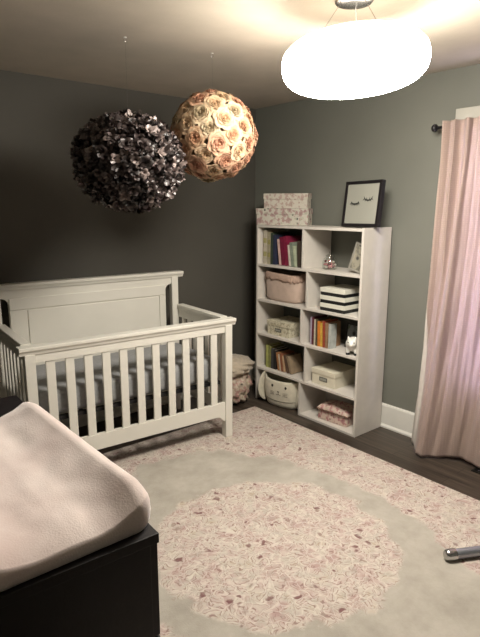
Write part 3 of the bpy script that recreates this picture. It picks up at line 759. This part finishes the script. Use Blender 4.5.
# ------------------------------------------------------------------ dresser with changing pad
dr = thing('dresser', 'black wooden dresser in the near left corner carrying the changing pad', 'dresser', (-2.6828, -2.685, 0), math.radians(-2.7))
DW, DL, DH = 0.56, 1.192, 0.86       # depth (x), length (y), height
obj('body', B(((-DW+0.001, 0.001, 0.06), (-0.022, DL-0.001, DH-0.025)), bev=0.002), M_black, dr)
obj('plinth', B(((-DW+0.03, 0.02, 0.012), (-0.04, DL-0.02, 0.06))), M_black, dr)
obj('top', B(((-DW, 0, DH-0.025), (0, DL, DH)), bev=0.0015), M_black, dr)
for i in range(3):
    for j in range(2):
        d = obj('drawer', B(((-0.0215, 0.006 + j*DL/2, 0.066 + i*0.257), (-0.002, DL/2 - 0.006 + j*DL/2, 0.066 + i*0.257 + 0.251)), bev=0.0015), M_black, dr)
pad_o = Vector((-2.885, -2.258, DH + 0.0008))
def pad_mesh():
    bm = bmesh.new(); nx, ny = 44, 70
    W, Lh = 0.213, 0.400
    def top_z(x, y):
        u, v = abs(x)/W, abs(y)/Lh
        z = 0.058 + 0.050*min(1, max(0, (u-0.30)/0.50))**1.5 if True else 0
        if x < 0: z = 0.056 + 0.042*min(1, max(0, (u-0.30)/0.50))**1.5
        # gentle sag and creases of the cover
        z += 0.006*mnoise.noise(Vector((x*9, y*6, 1.3))) + 0.003*mnoise.noise(Vector((x*22, y*14, 5)))
        e = max(0, (u-0.80)/0.20); f_ = max(0, (v-0.78)/0.22)
        z *= (1 - 0.30*e**3) * (1 - (0.36 if y < 0 else 0.12)*f_**2)
        return z
    def sq(u, v):   # square grid to rounded rectangle
        x, y = u*W, v*Lh
        r = 0.05; ax, ay = abs(x) - (W-r), abs(y) - (Lh-r)
        if ax > 0 and ay > 0:
            L_ = math.hypot(ax, ay); m_ = max(ax, ay)
            if L_ > 1e-6:
                k = m_/L_; ax *= k; ay *= k
                x = math.copysign(W-r+ax, x); y = math.copysign(Lh-r+ay, y)
        return x, y
    g = [[None]*(ny+1) for _ in range(nx+1)]
    for i in range(nx+1):
        for j in range(ny+1):
            u = -1 + 2*i/nx; v = -1 + 2*j/ny
            u = math.copysign(1-(1-abs(u))**1.25, u); v = math.copysign(1-(1-abs(v))**1.4, v)
            x, y = sq(u, v); g[i][j] = bm.verts.new((x, y, top_z(x, y)))
    for i in range(nx):
        for j in range(ny): bm.faces.new((g[i][j], g[i+1][j], g[i+1][j+1], g[i][j+1]))
    per = [g[i][0] for i in range(nx+1)] + [g[nx][j] for j in range(1, ny+1)] + [g[i][ny] for i in range(nx-1, -1, -1)] + [g[0][j] for j in range(ny-1, 0, -1)]
    prev = per
    for t, out in ((0.80, 1.012), (0.5, 1.018), (0.2, 1.008), (0.0, 0.985)):
        ring = [bm.verts.new((v.co.x*out, v.co.y*(1 + (out-1)*0.6), v.co.z*t + 0.002*mnoise.noise(v.co*20)*(t > 0))) for v in per]
        for k in range(len(per)):
            q = (k+1) % len(per); bm.faces.new((prev[k], prev[q], ring[q], ring[k]))
        prev = ring
    bm.faces.new(prev); bmesh.ops.recalc_face_normals(bm, faces=bm.faces)
    return bm
pad = obj('changing_pad', pad_mesh(), M_plush, None, True); pad.location = pad_o
tag(pad, 'contoured changing pad in a pale pink plush cover on the black dresser', 'changing pad')

# ------------------------------------------------------------------ curtain and rod
rod = thing('curtain_rod', 'dark metal curtain rod with ball finial above the window', 'curtain rod', (-0.10, -1.785, 2.09))
bm = bmesh.new(); tube(bm, [(0, -0.01, 0), (0, -1.33, 0)], 0.009, 12); obj('rod', bm, M_darkmetal, rod, True)
for y in (0.006, -1.345):
    bm = bmesh.new(); ellipsoid(bm, (0, y, 0), (0.024, 0.020, 0.024), 16, 12); obj('finial', bm, M_darkmetal, rod, True)
for y in (-0.045, -1.29):
    bm = bmesh.new(); tube(bm, [(0, y, -0.006), (0.045, y, -0.012), (0.0785, y, -0.012)], 0.006, 8); box(bm, (0.0785, y-0.012, -0.04), (0.0795, y+0.012, 0.02)); obj('bracket', bm, M_darkmetal, rod)

ct = thing('curtain', 'pale pink patterned curtain hanging from the rod to the floor at right', 'curtain', (-0.10, -1.83, 0))
def poly(pts, t):
    """point along a polyline by arc length fraction"""
    ls = [math.dist(a, b) for a, b in zip(pts, pts[1:])]; s = t*sum(ls)
    for (a, b), l in zip(zip(pts, pts[1:]), ls):
        if s <= l or (a, b) == (pts[-2], pts[-1]):
            k = s/l if l else 0; return (a[0]+(b[0]-a[0])*k, a[1]+(b[1]-a[1])*k)
        s -= l
TOP = [(-0.085, -1.850), (-0.138, -1.872), (-0.138, -2.0), (-0.138, -2.9), (-0.085, -2.93)]
BOT = [(-0.105, -1.775), (-0.255, -1.905), (-0.268, -1.945), (-0.21, -1.99), (-0.155, -2.06), (-0.105, -2.12), (-0.125, -2.27), (-0.19, -2.36), (-0.12, -2.46), (-0.19, -2.6), (-0.12, -2.75), (-0.12, -2.95)]
def curtain_pt(u, v):       # v: 0 top .. 1 bottom
    # at the top the cloth is gathered: the first stretch is the return towards the wall
    a = poly(TOP, u); b = poly(BOT, u)
    e = v**1.9
    x = a[0]*(1-e) + b[0]*e; y = a[1]*(1-e) + b[1]*e
    ple = (0.022*math.sin(2*PI*u*14 + 1.6*math.sin(9*u)) + 0.010*math.sin(2*PI*u*31 + 1))*(1-v)**0.7 * min(1, u*18)
    fold = (0.012 + 0.010*math.sin(u*11))*math.sin(2*PI*u*7.3 + 3.0*v + 1.2*math.sin(6*u) + 0.4)*math.sin(PI*min(1, v*1.15))*min(1, u*10)
    cr = 0.012*mnoise.noise(Vector((u*26 + v*3, v*5, 2.0)))
    X_ = x + ple + fold + cr
    if v < 0.10 and 0.02 < u < 0.98: X_ = min(X_, -0.1135)      # the header stays in front of the rod
    return Vector((X_ + 0.10, y + 1.83 + 0.006*math.sin(2*PI*u*26)*(1-v), 2.118 - v*(2.100) + 0.006*math.sin(u*22)*v))
def lining_edge(v): return 0.018 + 0.095*max(0, (v-0.30)/0.70)
def cloth(u0, u1, nu, nv, push=0.0):
    bm = bmesh.new(); g = []
    for j in range(nv+1):
        g.append([])
        for i in range(nu+1):
            a_, b_ = (f(j/nv) if callable(f) else f for f in (u0, u1)); p_ = curtain_pt(a_ + (b_-a_)*i/nu, j/nv)
            # bring the cloth's header close in front of and behind the rod
            g[-1].append(bm.verts.new(p_ + Vector((-push, 0, 0))))
    for j in range(nv):
        for i in range(nu): bm.faces.new((g[j][i], g[j][i+1], g[j+1][i+1], g[j+1][i]))
    return bm
o = obj('curtain_cloth', cloth(lining_edge, 1.0, 300, 130), M_curtain, ct, True)
md = o.modifiers.new('s', 'SOLIDIFY'); md.thickness = 0.0018
o = obj('lining', cloth(0.0, lining_edge, 12, 130), M_lining, ct, True); o['label'] = 'white lining edge'
md = o.modifiers.new('s', 'SOLIDIFY'); md.thickness = 0.0018

# ------------------------------------------------------------------ pendant lamp
pl = thing('pendant_lamp', 'glowing white drum pendant lamp hanging by wires from a chrome canopy', 'pendant lamp', (-1.36, -2.13, 2.44))
bm = bmesh.new(); lathe(bm, [(0, -0.0005), (0.078, -0.0005), (0.078, -0.007), (0.072, -0.012), (0.03, -0.014), (0, -0.014)], 40); obj('canopy', bm, M_chrome, pl, True)
side = Vector((Rv.x, Rv.y, 0)).normalized(); fwd = Vector((-side.y, side.x, 0))
tl = Matrix.Rotation(math.radians(-3.5), 4, fwd)
def shade_pt(a): return (0.302*abs(math.cos(a))**0.66, 0.118*math.copysign(abs(math.sin(a))**0.82, math.sin(a)))
shade_M = Matrix.Translation((0.009, -0.007, -0.240)) @ tl
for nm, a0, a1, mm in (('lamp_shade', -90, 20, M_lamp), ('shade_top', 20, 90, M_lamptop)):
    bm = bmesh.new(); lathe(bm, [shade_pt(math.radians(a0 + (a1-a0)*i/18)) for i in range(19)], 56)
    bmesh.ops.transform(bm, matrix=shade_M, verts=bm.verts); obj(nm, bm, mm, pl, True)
for k in range(3):
    a = math.radians(30 + 120*k); d = Vector((math.cos(a), math.sin(a), 0))
    bm = bmesh.new(); tube(bm, [d*0.055 + Vector((0, 0, -0.012)), d*0.135 + Vector((0, 0, -0.130))], 0.0016, 6); obj('suspension_wire', bm, M_chrome, pl)

# ------------------------------------------------------------------ flower balls
def fib(n, k):
    z = 1 - 2*(k+0.5)/n; r = math.sqrt(1-z*z); a = PI*(1+5**0.5)*k
    return Vector((r*math.cos(a), r*math.sin(a), z))
def petal(bm, base_r, out_r, width, lift, ang, curl, mi, nu=4, nv=4, jit=0.0, tw=0.0, zb=0.0):
    """one cupped petal: starts near the axis at base_r and opens to out_r, local z is outwards"""
    g = []
    for j in range(nv+1):
        v = j/nv; r = base_r + (out_r-base_r)*v**0.8
        zc = zb + (lift-zb)*(math.sin(v*PI*0.5)) - curl*v**3
        wv_ = width*(0.35 + 0.65*math.sin(PI*min(1, 0.12 + v*0.72)))
        row = []
        for i in range(nu+1):
            u = -1 + 2*i/nu
            da = u*wv_/max(r, 0.35*out_r)
            rr = r*(1 - 0.10*u*u*v) ; zz = zc - 0.10*lift*u*u + jit*rnd.uniform(-1, 1)*v + tw*u*v
            row.append(bm.verts.new((rr*math.cos(ang+da), rr*math.sin(ang+da), zz)))
        g.append(row)
    for j in range(nv):
        for i in range(nu):
            f = bm.faces.new((g[j][i], g[j][i+1], g[j+1][i+1], g[j+1][i])); f.material_index = mi; f.smooth = True
def rose(R_):
    bm = bmesh.new(); a0 = rnd.uniform(0, 6)
    for ring, (n_, br, orr, w_, zb, lf, cu, mi) in enumerate(((6, 0.50, 1.02, 0.62, 0.02, 0.36, 0.12, 0), (6, 0.44, 0.86, 0.54, 0.12, 0.36, 0.10, 0), (5, 0.36, 0.68, 0.48, 0.20, 0.44, 0.05, 0),
                                                             (5, 0.28, 0.52, 0.38, 0.27, 0.50, 0.03, 1), (4, 0.19, 0.37, 0.30, 0.32, 0.54, 0.02, 1), (3, 0.10, 0.22, 0.20, 0.36, 0.56, 0.0, 2))):
        for k in range(n_):
            petal(bm, br*R_, orr*R_, w_*R_, lf*R_, a0 + ring*0.7 + 2*PI*k/n_ + rnd.uniform(-.12, .12), cu*R_, mi, jit=0.02*R_, zb=zb*R_)
    n0 = set(bm.faces)
    ellipsoid(bm, (0, 0, 0.36*R_), (0.11*R_, 0.11*R_, 0.17*R_), 10, 6)      # closed bud
    for z_, r_ in ((0.10, 0.50), (0.24, 0.34)): ellipsoid(bm, (0, 0, z_*R_*0.6), (r_*R_, r_*R_, z_*R_*0.6), 14, 6)
    for f in bm.faces:
        if f not in n0: f.material_index = 1; f.smooth = True
    return bm
def petmat(name, col, rough=0.7, tr=0.12, spec=0.3, metal=0.0):
    M, nt, b = new_mat(name)
    oi = N(nt, 'ShaderNodeTexCoord'); n_ = N(nt, 'ShaderNodeTexNoise'); n_.inputs['Scale'].default_value = 30
    nt.links.new(oi.outputs['Object'], n_.inputs['Vector'])
    r = ramp(nt, [(0.3, tuple(c*0.82 for c in col)), (0.7, tuple(min(1, c*1.15) for c in col))]); nt.links.new(n_.outputs['Fac'], r.inputs[0])
    nt.links.new(r.outputs[0], b.inputs['Base Color']); b.inputs['Roughness'].default_value = rough; b.inputs['Specular IOR Level'].default_value = spec; b.inputs['Metallic'].default_value = metal
    return M
P_sets = [[petmat('peach_petal', (0.515, 0.331, 0.201)), petmat('peach_inner', (0.462, 0.254, 0.146)), petmat('peach_heart', (0.444, 0.231, 0.131))],
          [petmat('cream_petal', (0.533, 0.385, 0.250)), petmat('cream_inner', (0.480, 0.331, 0.194)), petmat('cream_heart', (0.444, 0.277, 0.160))],
          [petmat('pink_peach_petal', (0.497, 0.300, 0.194)), petmat('pink_peach_inner', (0.462, 0.239, 0.152)), petmat('pink_peach_heart', (0.426, 0.208, 0.125))],
          [petmat('ivory_petal', (0.533, 0.416, 0.277)), petmat('olive_inner', (0.360, 0.284, 0.176)), petmat('olive_heart', (0.274, 0.205, 0.120))]]
rb_c, rb_r = Vector((-1.328, -1.135, 2.003)), 0.250
ball = thing('rose_ball', 'hanging ball of peach and cream roses, right of the dark flower ball', 'flower ball', rb_c)
ball.scale = (1.08, 1.08, 1.08)
bm = bmesh.new(); ellipsoid(bm, (0, 0, 0), (0.203,)*3, 32, 20); obj('foam_core', bm, petmat('olive_core', (0.22, 0.17, 0.10)), ball, True)
protos = []
for s in range(4):
    for q in range(2):
        bm = rose(0.058); me = bpy.data.meshes.new('rose'); bm.to_mesh(me); bm.free()
        for m_ in P_sets[s]: me.materials.append(m_)
        protos.append(me)
NR = 76
for k in range(NR):
    d = fib(NR, k); s = rnd.choices((0, 1, 2, 3), (4, 3, 4, 1.6))[0]
    me = protos[s*2 + rnd.randrange(2)]
    o = bpy.data.objects.new('rose', me); C.objects.link(o); o.parent = ball
    q = d.to_track_quat('Z', 'Y').to_matrix().to_4x4() @ Matrix.Rotation(rnd.uniform(0, 6.28), 4, 'Z') @ Matrix.Rotation(rnd.uniform(-.14, .14), 4, 'X')
    sc = rnd.uniform(0.88, 1.08)
    o.matrix_local = Matrix.Translation(d*(0.200 + rnd.uniform(-.004, .004))) @ q @ Matrix.Diagonal((sc, sc, sc, 1))
bm = bmesh.new(); tube(bm, [(-0.004, 0, 0.20), (-0.008, -0.004, (H-rb_c.z-0.019)/1.08)], 0.00035, 6); obj('hanging_string', bm, M_string, ball)

D_m = [petmat('plum_black_petal', (0.048, 0.034, 0.032), 0.45, spec=0.7), petmat('mauve_brown_petal', (0.125, 0.095, 0.088), 0.45, spec=0.8), petmat('silvery_petal', (0.24, 0.19, 0.175), 0.42, spec=0.8), petmat('black_petal', (0.022, 0.017, 0.016), 0.45, spec=0.6)]
def dark_flower(R_, mi):
    bm = bmesh.new(); a0 = rnd.uniform(0, 6)
    for k in range(5):
        petal(bm, 0.06*R_, R_*rnd.uniform(.85, 1.1), 0.50*R_, R_*rnd.uniform(0.35, 0.85), a0 + 2*PI*k/5 + rnd.uniform(-.2, .2), R_*rnd.uniform(-0.1, 0.4), mi if rnd.random() < .7 else 0, 3, 3, jit=0.10*R_, tw=rnd.uniform(-.35, .35)*R_)
    for k in range(3):
        petal(bm, 0.04*R_, R_*0.5, 0.30*R_, R_*rnd.uniform(0.7, 0.95), a0 + 2*PI*k/3, 0, mi, 2, 2, jit=0.08*R_, tw=rnd.uniform(-.3, .3)*R_)
    return bm
db_c, db_r = Vector((-1.845, -1.090, 1.836)), 0.297
dball = thing('dark_flower_ball', 'hanging ball of dark plum and black flowers, left of the peach rose ball', 'flower ball', db_c)
dball.scale = (1, 1, 0.88)
bm = bmesh.new(); ellipsoid(bm, (0, 0, 0), (0.252,)*3, 32, 20); obj('foam_core', bm, D_m[3], dball, True)
dps = []
for mi in (0, 0, 0, 1, 1, 2, 3, 3):
    bm = dark_flower(0.033, mi); me = bpy.data.meshes.new('flower'); bm.to_mesh(me); bm.free()
    for m_ in D_m: me.materials.append(m_)
    dps.append(me)
ND = 520; toward = (m.translation - db_c).normalized()
items = []
for k in range(ND):
    d = (fib(ND, k) + Vector([rnd.uniform(-.035, .035) for _ in range(3)])).normalized()
    q = d.to_track_quat('Z', 'Y').to_matrix().to_4x4() @ Matrix.Rotation(rnd.uniform(0, 6.28), 4, 'Z') @ Matrix.Rotation(rnd.uniform(-.5, .5), 4, 'X') @ Matrix.Rotation(rnd.uniform(-.5, .5), 4, 'Y')
    sc = rnd.uniform(0.8, 1.2)
    items.append((d.dot(toward), Matrix.Translation(d*(0.248 + rnd.uniform(-.004, .018))) @ q @ Matrix.Diagonal((sc, sc, sc, 1)), rnd.choice(dps)))
items.sort(key=lambda t: -t[0])
for _, M4, me in items[:100]:
    o = bpy.data.objects.new('flower', me); C.objects.link(o); o.parent = dball; o.matrix_local = M4
bm = bmesh.new()
for _, M4, me in items[100:]:
    n0 = len(bm.verts); bm.from_mesh(me); bm.verts.ensure_lookup_table()
    bmesh.ops.transform(bm, matrix=M4, verts=bm.verts[n0:])
o = obj('flowers', bm, D_m, dball); o['kind'] = 'stuff'
bm = bmesh.new(); tube(bm, [(0.003, 0.0, 0.25), (0.006, 0.004, (H-db_c.z-0.019)/0.88)], 0.00035, 6); obj('hanging_string', bm, M_string, dball)

for (x, y), lab in (((-1.839, -1.086), 'small ceiling hook holding the dark flower ball'), ((-1.336, -1.139), 'small ceiling hook holding the peach rose ball')):
    t = thing('ceiling_hook', lab, 'hook', (x, y, H))
    bm = bmesh.new(); lathe(bm, [(0, -0.0003), (0.009, -0.0003), (0.007, -0.003), (0, -0.003)], 14); obj('screw_plate', bm, M_trim, t)
    bm = bmesh.new(); tube(bm, [(0, 0, -0.003), (0, 0, -0.007)] + [(0.007*math.sin(a), 0, -0.0135 + 0.007*math.cos(a)) for a in [i*PI/6 for i in range(1, 10)]], 0.0014, 6); obj('hook_wire', bm, M_chrome, t)

# ------------------------------------------------------------------ vent, pole
vt = thing('floor_vent', 'black slotted floor vent in the wood floor below the curtain', 'vent', (-0.125, -2.41, 0.0))
bm = bmesh.new()
for a, b in (((-.05, -.17, .0005), (.05, -.155, .005)), ((-.05, .155, .0005), (.05, .17, .005)), ((-.05, -.155, .0005), (-.038, .155, .005)), ((.038, -.155, .0005), (.05, .155, .005))): box(bm, a, b, .001)
obj('vent_frame', bm, M_vent, vt)
bm = bmesh.new()
for k in range(22): box(bm, (-.038, -.150 + k*.014, .0005), (.038, -.143 + k*.014, .004))
obj('vent_slats', bm, M_vent, vt)

pe = Vector((-1.112, -2.606, 0.0385)); pd = Vector((0.165, -0.093, 0)).normalized()
po = thing('metal_pole', 'grey metal pole with rounded silver end cap lying on the rug at right', 'pole', pe)
bm = bmesh.new(); tube(bm, [pd*0.040, pd*0.62], 0.0225, 24); automooth(obj('tube', bm, M_steel, po))
bm = bmesh.new()
tube(bm, [pd*(-0.014), pd*(-0.012), pd*(-0.004), pd*0.006, pd*0.039], [0.014, 0.019, 0.0245, 0.0265, 0.0265], 24)
o = automooth(obj('end_cap', bm, M_chrome, po)); o['label'] = 'bright silver end cap'
